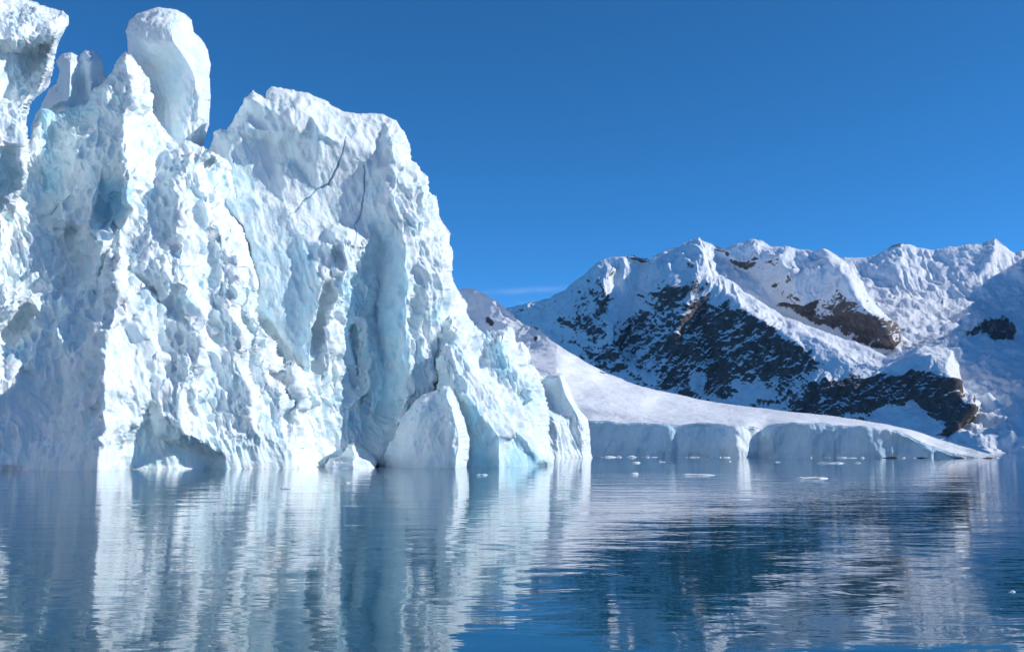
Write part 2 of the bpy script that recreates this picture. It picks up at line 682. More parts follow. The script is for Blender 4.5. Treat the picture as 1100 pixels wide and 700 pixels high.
# --- left overhanging block
sculpt('overhanging_block', ICE,
       [(-70, -40, 6), (0, -14, 5), (35, 0, 5), (52, 7, 5), (68, 11, 6), (74, 17, 7), (74, 27, 7), (68, 38, 7), (62, 48, 7), (58, 65, 7),
        (55, 82, 7), (51, 94, 7), (44, 101, 6), (37, 106, 6), (33, 113, 6), (30, 126, 7), (31, 142, 8), (33, 160, 8.5), (31, 186, 17),
        (25, 203, 19), (17, 222, 19), (0, 230, 19), (-70, 235, 19)],
       dz([[(-40, 40, 10), (0, 44, 9), (20, 44, 8.6), (40, 43, 8.4), (60, 40, 9)],
           [(-40, 52, 8), (3, 56, 7.4), (22, 56, 6.6), (40, 56, 6.2), (51, 52, 6.8)],
           [(62, 38, 9.3), (54, 70, 9.2), (48, 95, 9.2), (30, 112, 9.4), (27, 150, 10.5), (24, 195, 10.5)],
           [(-15, 105, 9.4), (8, 108, 7.2), (14, 92, 6.6), (30, 76, 6.4), (46, 64, 6.8)],
           [(-20, 120, 10.5), (10, 118, 9.5), (33, 105, 8.8)],
           [(-20, 160, 12), (6, 158, 11), (14, 165, 10), (15, 200, 9.6)],
           [(-30, 200, 10.8), (0, 190, 10.2)],
           [(-50, 0, 6), (0, 5, 6), (40, 10, 6.5)]]),
       ice_Y, 0.8, 1.6, (8, 1.6), (60, 16), 0.05, 5,
       warp=3.0, displace=ice_disp(0.75, [[(-70, -40), (75, -10), (70, 45), (50, 100), (0, 110), (-70, 100)]], 0.0, 1, 0.7),
       paint=ice_paint([([(-10, 165), (14, 165), (14, 215), (-20, 220)], 0.45)]), parent=berg)

# --- pillar
sculpt('snow_pillar', ICE,
       [(112, 200, 0), (112, 120, 0), (128, 90, 0), (137, 62, 0.5), (137, 46, 1), (135, 34, 1), (139, 22, 1), (149, 13, 1), (166, 8, 1), (184, 9, 1),
        (197, 14, 1), (206, 22, 1), (208, 34, 1), (216, 42, 0.5), (224, 54, 0), (227, 70, 0), (227, 103, 0), (225, 134, 1), (220, 152, 3),
        (216, 166, 4), (212, 200, 4)],
       dz([[(145, 40, 4), (165, 46, 5), (182, 44, 5.4), (193, 52, 5), (203, 66, 4.6), (210, 84, 4.4)],
           [(165, 20, 4.4), (185, 26, 5.2), (188, 40, 5.6)],
           [(150, 70, 2.5), (170, 80, 2.2), (190, 80, 3.2), (205, 100, 4)],
           [(140, 110, 1.5), (175, 115, 1.8), (200, 125, 3.4), (212, 140, 3)],
           [(219, 75, 3), (221, 110, 3.2), (216, 140, 2.8)],
           [(150, 180, 2), (190, 180, 3)]]),
       lambda u, v: np.full(np.shape(u), Y_ICE + 7), 0.8, 3.0, (14, 5.0), (45, 18), 0.035, 6,
       displace=ice_disp(0.6, [[(100, 0), (240, 0), (240, 210), (100, 210)]], 0.1, 12, 0.6), paint=ice_paint(base=0.05), parent=berg)

# --- rounded seracs behind the gully
sculpt('ice_serac', ICE,
       [(30, 190, 0), (36, 130, 0), (48, 104, 0), (52, 96, 0), (60, 89, 0), (63, 78, 0), (60, 66, 0), (67, 58, 0), (78, 56, 0), (85, 60, 0),
        (91, 54, 0), (102, 55, 0), (109, 64, 0), (112, 78, 0), (117, 88, 0), (122, 120, 0), (125, 190, 0)],
       dz([[(75, 68, 3.5), (74, 90, 4), (72, 108, 4)], [(86, 64, 0.5), (87, 85, 1.2), (88, 104, 2)], [(98, 66, 3.5), (98, 90, 4), (96, 104, 4)],
           [(58, 110, 3), (66, 114, 2.5)], [(75, 116, 2.8), (95, 114, 2.8)], [(60, 160, 2), (100, 160, 2)]]),
       lambda u, v: np.full(np.shape(u), Y_ICE + 5), 0.8, 2.2, (10, 3.5), (40, 12), 0.04, 5,
       displace=ice_disp(0.45, [[(20, 40), (130, 40), (130, 200), (20, 200)]], 0.1, 17, 0.55),
       paint=ice_paint([([(62, 106), (100, 104), (98, 122), (60, 124)], 0.4)], 0.1), parent=berg)

# --- great buttress
sculpt('buttress', ICE,
       [(-80, 160, 3), (0, 185, 3), (28, 160, 1), (38, 130, 0), (48, 116, -0.5), (62, 122, -0.5), (74, 116, -0.5), (92, 112, 0), (96, 100, 0),
        (108, 90, 0), (118, 78, 0), (126, 65, -1), (134, 55, -1), (141, 60, -1), (150, 72, -1), (157, 86, -1), (162, 104, -0.5), (165, 122, 0), (174, 134, 0),
        (184, 146, 0), (192, 152, 0.5), (199, 149, 1), (206, 151, 1), (214, 156, 1), (223, 160, 1), (236, 166, 1), (246, 172, 1), (251, 179, 1),
        (250, 192, 1), (253, 206, 1), (258, 225, 1), (264, 255, 1.5), (272, 282, 2.5), (279, 305, 3), (280, 340, 4), (296, 346, 5), (310, 362, 5.5), (320, 382, 6),
        (334, 394, 6), (340, 420, 7), (342, 450, 8.5), (342, 480, 9.5), (340, 545, 26), (200, 545, 29), (100, 545, 37), (-80, 545, 21), (-80, 300, 6)],
       dz([[(128, 68, 1.5), (136, 90, 1.8), (152, 100, 2), (159, 112, 1)],
           [(141, 98, 3), (136, 118, 4.6), (133, 140, 5.6), (132, 160, 6.8), (136, 185, 8), (147, 216, 9)],
           [(160, 132, 1.8), (156, 160, 3.6), (154, 190, 5.5), (150, 214, 6.5)],
           [(112, 110, 1.8), (104, 140, 3), (100, 180, 4.8), (95, 230, 6)],
           [(47, 140, 0), (46, 175, 1), (46, 202, 1.6), (62, 232, 3), (66, 290, 4)],
           [(75, 135, 1), (70, 170, 2.6), (72, 200, 3)],
           [(112, 200, 5), (108, 225, 5), (106, 250, 6)],
           [(125, 205, 5.5), (120, 240, 6.5), (110, 270, 7.5), (98, 300, 7.6)],
           [(88, 248, 7.2), (98, 262, 8.2), (95, 296, 8.4)],
           [(140, 230, 6.6), (136, 262, 7.4), (128, 280, 8)],
           [(185, 156, 2), (172, 175, 2.8), (160, 200, 5), (152, 226, 6), (146, 262, 7), (156, 290, 8.2), (166, 320, 9.4), (176, 350, 10.7), (179, 390, 12.2), (177, 425, 13.2), (173, 445, 13.6)],
           [(133, 283, 10.4), (123, 300, 11.6), (120, 330, 12.7), (119, 350, 13.5), (107, 370, 14.6), (98, 395, 15.6), (99, 430, 16.5), (103, 470, 17.2), (108, 536, 18)],
           [(131, 476, 14.2), (165, 442, 13.6)],
           [(136, 482, 13.4), (150, 466, 12.8), (166, 452, 12.6)],
           [(135, 536, 12.2), (160, 500, 12.4), (190, 500, 12.4), (225, 505, 12)],
           [(172, 448, 13.8), (190, 468, 13.8), (214, 474, 13.2), (238, 488, 13), (244, 536, 12.8)],
           [(186, 476, 12.4), (208, 482, 12.2), (230, 494, 12.2)],
           [(205, 164, 4.6), (199, 190, 6), (197, 215, 7.4), (191, 260, 9.4), (192, 300, 11.2), (204, 340, 12.6), (206, 380, 13.6), (199, 420, 14.2), (193, 462, 14.4)],
           [(178, 185, 3.6), (175, 215, 5.4), (168, 250, 7)],
           [(222, 166, 4), (230, 200, 4.8), (238, 235, 6), (242, 285, 8), (246, 330, 10), (254, 380, 11.6), (258, 420, 12.4), (266, 460, 12.8)],
           [(214, 220, 5.2), (216, 275, 7.2), (222, 325, 9), (229, 375, 10.6), (228, 425, 11.6)],
           [(264, 295, 5.4), (274, 335, 7.6), (290, 380, 9.6), (297, 425, 10.8), (306, 475, 11.8), (308, 536, 12.2)],
           [(256, 300, 5.4), (262, 350, 7.4), (270, 400, 9.4), (280, 445, 10.6)],
           [(318, 400, 8.6), (322, 440, 10.2), (320, 490, 11.2)], [(304, 410, 8), (308, 450, 9.6)],
           [(0, 215, 4), (10, 260, 5), (0, 300, 6)], [(-30, 315, 10), (8, 318, 9.6), (26, 326, 8.2)], [(-20, 345, 8), (10, 352, 7), (30, 345, 6)],
           [(40, 300, 5.6), (50, 350, 8), (30, 400, 10), (10, 440, 11.2)], [(75, 340, 9.8), (70, 400, 12.2), (62, 450, 13.4)],
           [(52, 400, 10.2), (45, 450, 11.4)], [(85, 440, 14.6), (80, 490, 15.4)], [(30, 500, 13.2), (-40, 490, 12)], [(-40, 420, 10), (-10, 380, 9)]], 2.0),
       lambda u, v: ice_Y(u, v) - 5.0, 0.8, 1.5, (8, 2.2), (90, 22), 0.06, 4,
       cracks=[([(120, 205), (112, 225), (107, 245)], 2.6, 1.6), ([(44, 178), (47, 200)], 3, 1.3), ([(60, 172), (72, 174)], 2, 0.8), ([(77, 190), (72, 198)], 2, 0.8),
               ([(82, 375), (80, 390)], 1.6, 0.8), ([(125, 398), (121, 415), (122, 430)], 1.4, 0.7), ([(38, 247), (42, 254)], 2, 0.9), ([(60, 242), (68, 248)], 2, 0.9), ([(64, 275), (69, 283)], 2, 1.0)],
       warp=13.0, displace=ice_disp(0.85, [[(-80, 340), (60, 320), (110, 260), (115, 350), (95, 400), (100, 515), (-80, 515)],
                                [(75, 110), (128, 62), (150, 75), (135, 100), (128, 200), (95, 230), (60, 200)],
                                [(150, 200), (185, 160), (205, 190), (180, 270), (150, 300), (140, 250)],
                                [(136, 470), (168, 446), (190, 474), (236, 492), (235, 515), (136, 515)],
                                [(108, 370), (160, 370), (160, 440), (130, 475), (130, 510), (110, 510)]], 0.55, 23, 0.65),
       paint=ice_paint([([(105, 195), (145, 195), (140, 220), (120, 240), (105, 250)], 0.75), ([(40, 110), (60, 110), (60, 205), (42, 205)], 0.7),
                        ([(60, 108), (100, 104), (100, 124), (62, 126)], 0.7),
                        ([(136, 470), (168, 446), (190, 474), (236, 492), (235, 512), (136, 512)], 0.30), ([(80, 280), (120, 270), (110, 330), (60, 400), (0, 400), (20, 340)], 0.30)]), parent=berg)

# --- ice wall with the tall right arete
sculpt('ice_wall', ICE,
       [(215, 190, 0), (224, 160, 0), (229, 142, 0), (236, 138, 0), (244, 140, 0), (250, 131, 0), (257, 118, 0.5), (263, 105, 0.5), (272, 97, 0.5), (279, 102, 1), (285, 105, 1.2), (288, 97, 1),
        (293, 93, 1), (311, 96, 1.5), (330, 99, 2), (345, 105, 2.4), (358, 114, 2.6), (370, 120, 3), (384, 122, 3.2), (400, 121, 3.4), (413, 123, 3.6), (425, 130, 4),
        (434, 143, 4), (440, 156, 4), (441, 172, 4), (450, 180, 4), (459, 190, 4), (461, 205, 4.4), (472, 220, 5), (475, 236, 5.4), (484, 250, 5.8), (487, 275, 6.4),
        (487, 296, 7), (496, 320, 7), (506, 350, 7), (520, 390, 7.4), (530, 450, 8), (530, 545, 16), (400, 545, 17), (260, 545, 18), (215, 400, 3)],
       dz([[(266, 108, 3), (275, 108, 3.4), (292, 112, 4), (306, 119, 5), (314, 134, 5.2), (315, 142, 5)],
           [(246, 150, 2.4), (262, 140, 3.2), (284, 138, 3.8), (300, 141, 4.4)],
           [(283, 150, 2.2), (300, 152, 2.8), (311, 146, 3.4)],
           [(240, 200, 2.6), (262, 205, 3), (285, 176, 2.6), (296, 178, 4), (294, 205, 4), (280, 208, 3.2)],
           [(305, 170, 3.2), (318, 150, 4), (334, 138, 4.6), (345, 142, 5.6)],
           [(318, 112, 4), (340, 124, 5), (358, 140, 6), (372, 146, 5)],
           [(255, 225, 5), (270, 265, 6.2), (280, 310, 7.6), (300, 352, 9), (325, 380, 10.2)],
           [(300, 225, 5), (320, 260, 6.8), (318, 310, 8.4), (330, 350, 9.6)],
           [(340, 200, 4.2), (370, 190, 4.4), (392, 175, 4.6), (410, 160, 5)],
           [(345, 235, 5.4), (375, 235, 5.4), (400, 222, 5.8)],
           [(423, 150, 6.6), (424, 185, 7.6), (423, 215, 8.6), (427, 245, 9.4), (436, 275, 10.6), (441, 320, 11.6), (441, 350, 12.2), (436, 390, 12.6), (432, 430, 12.8)],
           [(408, 238, 6.6), (404, 265, 5.4), (404, 300, 5), (406, 350, 5.4), (412, 390, 6.6), (408, 430, 8), (398, 460, 8.6), (390, 536, 8.6)],
           [(346, 270, 8.8), (344, 330, 10.8), (335, 400, 12.6), (331, 450, 13.4), (328, 536, 13.8)],
           [(398, 255, 8), (384, 290, 8), (376, 340, 8), (370, 400, 9), (370, 440, 9.4), (362, 480, 10), (360, 536, 10.6)],
           [(366, 260, 9.8), (363, 300, 10.6), (358, 350, 11.2), (355, 420, 12)],
           [(352, 285, 8), (350, 340, 8.8), (346, 400, 10)],
           [(398, 305, 7.4), (392, 340, 8.4), (396, 370, 8.6), (385, 400, 9)],
           [(384, 360, 6.4), (378, 400, 7)],
           [(455, 215, 7), (452, 260, 9), (458, 310, 10.4), (462, 360, 11.4), (460, 420, 12)],
           [(446, 240, 8.2), (447, 290, 9.4), (450, 350, 10.4)],
           [(472, 265, 7.4), (476, 310, 8.8), (486, 360, 9.6)],
           [(410, 470, 9.4), (420, 500, 10)]], 1.45),
       ice_Y, 0.8, 1.4, (9, 2.4), (80, 24), 0.06, 4,
       cracks=[([(371, 148), (369, 160), (364, 176), (357, 190), (353, 198), (341, 203), (332, 212), (320, 224), (309, 234)], 2.6, 1.8),
               ([(391, 178), (391.5, 200), (389, 220), (386, 233), (381, 241), (382, 258)], 2.4, 1.8),
               ([(316, 115), (317, 123)], 3, 1.2), ([(277, 218), (290, 208)], 1.2, 0.5), ([(358, 236), (355, 246)], 1.8, 1.2), ([(251, 170), (250, 176)], 2, 1),
               ([(252, 203), (254, 212)], 2.5, 1.4), ([(399, 262), (390, 285), (378, 325), (374, 345)], 2, 1.2), ([(373, 400), (371, 410)], 4, 1.2),
               ([(401, 428), (398, 440)], 4, 1.2), ([(294, 320), (293, 328)], 1.5, 0.6), ([(447, 238), (452, 243)], 3, 1.6), ([(404, 295), (406, 345), (412, 392)], 2, 0.8)],
       warp=8.0, displace=ice_disp(0.9, [[(215, 90), (330, 90), (420, 120), (422, 235), (390, 250), (345, 265), (335, 360), (330, 395), (280, 340), (215, 200)],
                               [(405, 240), (440, 270), (441, 360), (432, 420), (405, 440), (403, 300)]], 0.5, 37, 0.22),
       paint=ice_paint([([(405, 235), (440, 265), (440, 360), (430, 430), (400, 460), (395, 440), (402, 300)], 0.55),
                        ([(260, 270), (330, 240), (345, 300), (330, 395), (280, 340)], 0.42), ([(365, 300), (405, 280), (408, 400), (400, 470), (372, 470)], 0.45),
                        ([(225, 170), (275, 160), (280, 260), (262, 260)], 0.35), ([(440, 200), (500, 250), (500, 400), (445, 400)], 0.12)]), parent=berg)

# --- lower right shoulder
sculpt('shoulder', ICE,
       [(452, 545, 20), (455, 400, 7), (470, 345, 6), (484, 332, 5), (493, 336, 5), (504, 343, 5), (513, 350, 4.6), (522, 358, 4.2), (530, 355, 4.2), (538, 353, 4.2), (545, 350, 4), (551, 352, 4),
        (554, 359, 4), (555, 367, 4), (562, 367, 3.6), (568, 375, 3.4), (570, 386, 3.4), (567, 394, 3.6), (574, 401, 3.8), (581, 411, 4), (585, 424, 4), (586, 440, 4.4),
        (587, 462, 5), (590, 480, 5.4), (594, 491, 6), (593, 503, 6.4), (588, 545, 19)],
       dz([[(488, 345, 7.4), (500, 378, 9), (512, 404, 9.8), (532, 420, 9.8), (548, 436, 9.8), (560, 462, 10), (574, 484, 10), (586, 494, 8.6)],
           [(520, 366, 5.2), (524, 388, 5.6), (534, 405, 6.8), (546, 412, 6.6)],
           [(545, 360, 6.6), (550, 385, 6.4), (556, 400, 6.2)],
           [(566, 408, 6), (562, 425, 6), (572, 450, 7)],
           [(490, 400, 9.6), (505, 430, 11), (520, 450, 11.6), (536, 470, 11.8), (538, 536, 12)],
           [(508, 462, 10.4), (525, 480, 10.8), (528, 536, 11.6)],
           [(548, 476, 9.8), (565, 486, 9.8), (575, 500, 9.6), (570, 540, 10)], [(490, 470, 10), (498, 510, 11)],
           [(475, 380, 9), (480, 430, 10)]]),
       ice_Y, 0.8, 1.3, (8, 2.2), (60, 20), 0.07, 4,
       warp=5.0, displace=ice_disp(0.85, [[(502, 465), (530, 478), (535, 515), (500, 515)], [(545, 474), (590, 492), (588, 515), (545, 515)]], 0.5, 51, 0.25),
       paint=ice_paint([([(505, 420), (530, 470), (535, 512), (500, 512), (498, 450)], 0.7), ([(545, 470), (590, 490), (588, 512), (545, 512)], 0.7),
                        ([(518, 362), (548, 365), (550, 412), (530, 408)], 0.65), ([(555, 400), (580, 420), (580, 460), (560, 430)], 0.5)], 0.12), parent=berg)

# --- rounded mound at the waterline
sculpt('ice_mound', ICE,
       [(405, 545, 24), (412, 490, 20), (424, 466, 20), (436, 442, 21), (446, 428, 22), (456, 423, 23), (466, 420, 24), (476, 414, 25), (483, 415, 26), (487, 424, 26), (493, 434, 26),
        (500, 448, 27), (503, 466, 28), (503, 488, 28), (501, 503, 29), (500, 545, 31)],
       dz([[(480, 420, 13.6), (487, 436, 15), (492, 458, 16), (494, 485, 16.4), (491, 536, 16.4)],
           [(455, 440, 13), (460, 470, 14.4), (458, 510, 15)], [(435, 460, 11.8), (430, 490, 12.4), (424, 536, 12.4)], [(474, 440, 14), (478, 480, 15.4)]]),
       ice_Y, 0.8, 2.0, (6, 3.0), (45, 14), 0.05, 4,
       displace=ice_disp(0.55, [[(440, 430), (480, 425), (490, 510), (425, 510)]], 0.6, 63, 0.35), paint=ice_paint(base=0.1), parent=berg)

# --- rubble at the waterline
sculpt('rubble_ledge', ICE,
       [(346, 545, 36), (348, 498, 12), (353, 491, 12), (362, 489, 12), (369, 482, 11.6), (376, 474, 11.4), (384, 471, 11.4), (390, 477, 11.4), (397, 482, 11.6), (404, 487, 12), (408, 495, 12.4), (402, 545, 36)],
       dz([[(356, 496, 14), (380, 492, 15.4), (398, 498, 15)], [(377, 480, 13), (380, 486, 14.4)], [(350, 505, 14.4), (380, 505, 16.4), (404, 505, 15)], [(350, 540, 17), (404, 540, 17)]]),
       ice_Y, 0.8, 1.0, (5, 2.0), (20, 6), 0.1, 4,
       displace=ice_disp(0.4, (), None, 71), paint=ice_paint(base=0.05), parent=berg)

# ------------------------------------------------------------------ smaller ice block behind the right end
blk = empty('iceberg', (20, 372, 0))
tag(blk, 'smaller flat topped white ice block behind the big iceberg, below the snow slope', 'iceberg')
sculpt('ice_block_face', ICE,
       [(550, 508, 16), (552, 395, 9), (566, 390, 7), (573, 391, 5), (579, 398, 4), (581, 404, 3), (590, 402, 0), (600, 401, 0), (606, 402, 0), (611, 414, 0), (617, 428, 0), (624, 441, 0),
        (631, 449, 0), (634, 462, 0), (635, 480, 0), (636, 508, 0)],
       [[(570, 396, 9), (576, 420, 11), (582, 440, 13), (590, 460, 17), (588, 505, 21)], [(583, 408, 1), (590, 430, 2), (598, 442, 5)], [(602, 404, 9), (608, 422, 10), (617, 438, 11), (626, 450, 10)],
        [(599, 450, 16), (600, 508, 20)], [(612, 450, 11), (616, 470, 11), (618, 508, 13)], [(626, 458, 10), (630, 508, 12)]],
       lambda u, v: np.full(np.shape(u), 376.0), 0.6, 0.9, (4, 3), (30, 40), 0.05, 3,
       cracks=[([(600, 408), (602, 438)], 1.0, 1.4), ([(590, 408), (596, 440)], 0.9, 1.0)],
       displace=lambda co, uv, fr: ice_disp(1.0, [[(580, 400), (605, 400), (625, 445), (596, 442)]], 0.3, 81, 0.3)(co * 0.8, uv, fr) * 0.9,
       paint=ice_paint([([(582, 402), (603, 404), (622, 445), (596, 442)], 0.35)], 0.0), parent=blk)

# ------------------------------------------------------------------ glacier: snow cap and ice cliff
gl = empty('glacier', (100, 400, 0))
tag(gl, 'low snow covered glacier tongue ending in a blue ice cliff', kind='structure')
GTILT = lambda u: 0.20 * (800.0 - np.asarray(u, float))      # the tongue comes nearer to the right
cliffY = lambda u, v: 399.0 + GTILT(u)


def cliff_disp(co, uv, front):
    b = ridged(co * np.array([0.05, 0.05, 0.05]), 3, 5) - 0.55
    m = fbm(co * np.array([0.16, 0.16, 0.16]), 4, 6)
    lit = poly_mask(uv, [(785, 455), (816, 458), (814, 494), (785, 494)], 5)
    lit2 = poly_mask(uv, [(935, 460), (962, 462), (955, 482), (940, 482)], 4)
    g = shards(co * np.array([0.10, 0.10, 0.05]), 4)
    g2 = shards(co * np.array([0.28, 0.28, 0.16]), 14)
    st = fbm(np.stack([co[:, 0] * 0.5, co[:, 1] * 0.1, co[:, 2] * 0.06], -1), 3, 16)
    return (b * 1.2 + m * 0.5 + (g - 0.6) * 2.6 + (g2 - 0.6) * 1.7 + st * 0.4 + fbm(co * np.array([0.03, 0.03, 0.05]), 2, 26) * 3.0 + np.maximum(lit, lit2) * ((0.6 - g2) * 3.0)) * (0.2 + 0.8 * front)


sculpt('ice_cliff', FAR_ICE,
       [(590, 509, 2), (590, 455, 2), (620, 452, 2), (636, 451, 2), (650, 451.5, 2), (668, 454, 2), (685, 453, 2), (702, 454, 2), (720, 455, 2), (740, 454, 2), (760, 453, 2), (776, 455, 3), (790, 456, 5), (800, 456, 6),
        (810, 458, 4), (817, 462, -1), (823, 458, 0), (831, 455.5, 1), (850, 453, 1), (866, 454, 1), (882, 453, 1), (895, 456, 1), (912, 458, 1), (930, 459, 1), (950, 461, 1), (965, 463, 1), (976, 467, 0), (987, 473, -1),
        (1000, 478, -2), (1012, 482, -2), (1030, 487, -3), (1048, 490.5, -4), (1062, 492, -5), (1062, 509, -5), (900, 509, 5), (800, 509, 8)],
       [[(640, 455, 3.5), (642, 506, 5)], [(680, 458, 3), (690, 506, 4)], [(718, 458, 4.5), (722, 475, 5), (721, 506, 5)], [(728, 460, 3), (728, 506, 3.5)], [(765, 458, 3), (760, 480, 3), (770, 506, 4)],
        [(788, 460, 10), (790, 478, 13), (794, 506, 16)], [(812, 462, 2), (813, 480, 2), (814, 506, 2)], [(817, 470, 0.5), (816, 506, 1.5)], [(828, 462, 2.5), (830, 506, 4)], [(870, 458, 4), (872, 506, 6)], [(895, 462, 2.5), (898, 506, 3)],
        [(930, 463, 4.5), (936, 480, 6), (930, 506, 6)], [(958, 468, 2), (960, 506, 3)], [(1000, 484, 1), (1000, 506, 1)]],
       cliffY, 0.6, 1.2, (3, 1.2), (20, 25), 0.03, 3, displace=cliff_disp,
       paint=lambda co, uv: {'blue': 0.85 - 0.75 * poly_mask(uv, [(780, 450), (818, 456), (816, 498), (780, 498)], 6) - 0.4 * poly_mask(uv, [(936, 455), (962, 458), (955, 480), (941, 480)], 4)}, parent=gl)  # less blue on the sunlit corners: light painted into the colour


def hill_disp(co, uv, front):
    s = np.clip((uv[:, 0] - 480) / 40, 0, 1)
    a = fbm(co * np.array([0.02, 0.012, 0.05]), 4, 61) * 2.4 + fbm(co * np.array([0.1, 0.05, 0.2]), 3, 63) * 0.5
    knob = poly_mask(uv, [(470, 300), (560, 330), (585, 365), (560, 395), (470, 400)], 14)
    k = (ridged(co * 0.035, 4, 66) - 0.5) * 6
    return (a + knob * k) * (0.15 + 0.85 * front)


def hill_rock(co, uv):
    r = np.zeros(len(co))
    for pl, v in [([(521, 340), (531, 343), (528, 349), (520, 346)], 1.2), ([(550, 333), (556, 336), (563, 347), (560, 348), (553, 341)], 1.3), ([(572, 348), (579, 351), (577, 354), (571, 351)], 1.2),
                  ([(574, 361), (579, 362), (577, 369), (573, 367)], 1.1), ([(639, 396), (652, 398), (661, 402), (657, 404), (645, 400)], 1.3), ([(586, 368), (592, 371), (588, 375)], 0.6)]:
        r = np.maximum(r, 1.5 * v * poly_mask(uv, pl, 2.2))
    return {'rock': r * 1.2 - 0.75}



def sheet_ctrl(outline, lines):
    f = lambda p: (p[0], p[1], -p[2])
    return [f(p) for p in outline], [[f(p) for p in ln] for ln in lines]


_o, _l = sheet_ctrl(
    [(400, 480, 430), (400, 345, 700), (440, 330, 700), (470, 318, 700), (492, 311, 690), (505, 309, 690), (520, 315, 690), (540, 328, 690), (553, 339, 690), (562, 348, 688), (578, 352, 686), (590, 364, 680), (610, 377, 670),
     (630, 389, 660), (655, 401.5, 650), (680, 412, 630), (720, 422, 600), (760, 430, 580), (800, 436, 550), (850, 442, 520), (900, 447, 490), (950, 455, 465), (990, 465, 445), (1030, 478, 425), (1060, 486.5, 412), (1072, 489.5, 408),
     (1076, 494, 405), (1055, 495, 405), (1040, 491, 404), (1012, 484, 403), (987, 475.5, 402), (965, 465.5, 401), (930, 462, 400), (882, 456, 400), (850, 456, 400), (831, 458.5, 400), (817, 465, 401), (800, 459, 396), (776, 458, 398), (720, 458, 399),
     (668, 457, 399), (636, 455, 399), (600, 470, 402)],
    [[(480, 330, 684), (505, 335, 676), (525, 342, 670), (545, 350, 668), (560, 360, 668)], [(500, 312, 687), (520, 320, 685), (540, 332, 682)], [(520, 362, 664), (550, 370, 660), (572, 368, 668)],
     [(500, 382, 640), (550, 384, 640), (570, 380, 650), (590, 376, 655)], [(560, 392, 540), (600, 392, 560), (630, 398, 590)],
     [(560, 410, 490), (600, 408, 510), (640, 412, 540), (690, 422, 540)], [(560, 430, 440), (600, 432, 432), (636, 436, 431), (665, 440, 429), (690, 445, 425), (720, 449, 420), (760, 447, 426), (800, 449, 428)],
     [(600, 446, 428), (636, 446.5, 427), (665, 450, 424), (695, 451.5, 419)], [(700, 436, 490), (760, 440, 480), (830, 446, 460), (900, 451, 445)], [(860, 450, 425), (930, 456, 428), (980, 467, 425)]])
sculpt('snow_cap', HILL, _o, _l, lambda u, v: GTILT(np.maximum(u, 560.0)) + 0.9 * np.clip(598.0 - np.asarray(u), 0, 130), 0.7, 3.6, (3, 1.0), (40, 120), 0.012, 5,
       cracks=[([(700, 440), (730, 441), (765, 440), (800, 443), (832, 446)], 3, 5), ([(715, 445), (740, 444), (770, 446), (790, 447)], 3, 4), ([(640, 418), (655, 423), (668, 425)], 3, 4),
               ([(600, 398), (625, 404), (645, 407)], 3, 4), ([(575, 396), (600, 404)], 3, 4), ([(610, 428), (640, 430), (660, 431)], 3, 4), ([(845, 449), (880, 451)], 3, 3)],
       displace=hill_disp, paint=hill_rock, parent=gl)


# ------------------------------------------------------------------ mountains
def mtn_disp(amp, seed, rock_fn):
    def f(co, uv, front):
        r = rock_fn(uv)
        a = co + fbm(co * 0.004, 3, seed + 70)[:, None] * 60
        big = ridged(a * np.array([0.0035, 0.0035, 0.0022]), 3, seed) - 0.55
        rot = a.copy()
        rot[:, 0] = a[:, 0] * 0.8 - a[:, 2] * 0.6
        rot[:, 2] = a[:, 0] * 0.6 + a[:, 2] * 0.8
        crag = 0.62 - shards(rot * np.array([0.013, 0.010, 0.007]), seed + 3)
        crag2 = ridged(rot * np.array([0.035, 0.02, 0.016]), 4, seed + 4, 0.6) - 0.5
        sn = ridged(a * 0.009, 5, seed + 5, 0.6) - 0.5
        cr = 0.62 - shards(a * np.array([0.02, 0.012, 0.024]), seed + 8)
        hi = np.clip((a[:, 2] - 250) / 400, 0, 1)
        fl = ridged(np.stack([a[:, 0] * 0.028, a[:, 1] * 0.006, a[:, 2] * 0.004], -1), 3, seed + 6) - 0.55
        return (big * 45 + r * (crag * 46 + crag2 * 26) + (1 - 0.8 * r) * (sn * 20 + cr * 7 + hi * fl * 22)) * amp * (0.3 + 0.7 * front)
    return f


def rock_mask(polys, soft=6):
    def f(uv):
        r = np.zeros(len(uv))
        wob = np.stack([fbm(np.stack([uv[:, 0] * .06, uv[:, 1] * .06, 0 * uv[:, 0]], -1), 3, 5),
                        fbm(np.stack([uv[:, 0] * .06, uv[:, 1] * .06, 0 * uv[:, 0] + 9], -1), 3, 6)], -1) * 8
        for pl, v, *s in polys:
            r = np.maximum(r, v * poly_mask(uv + wob, pl, s[0] if s else soft))
        return r
    return f


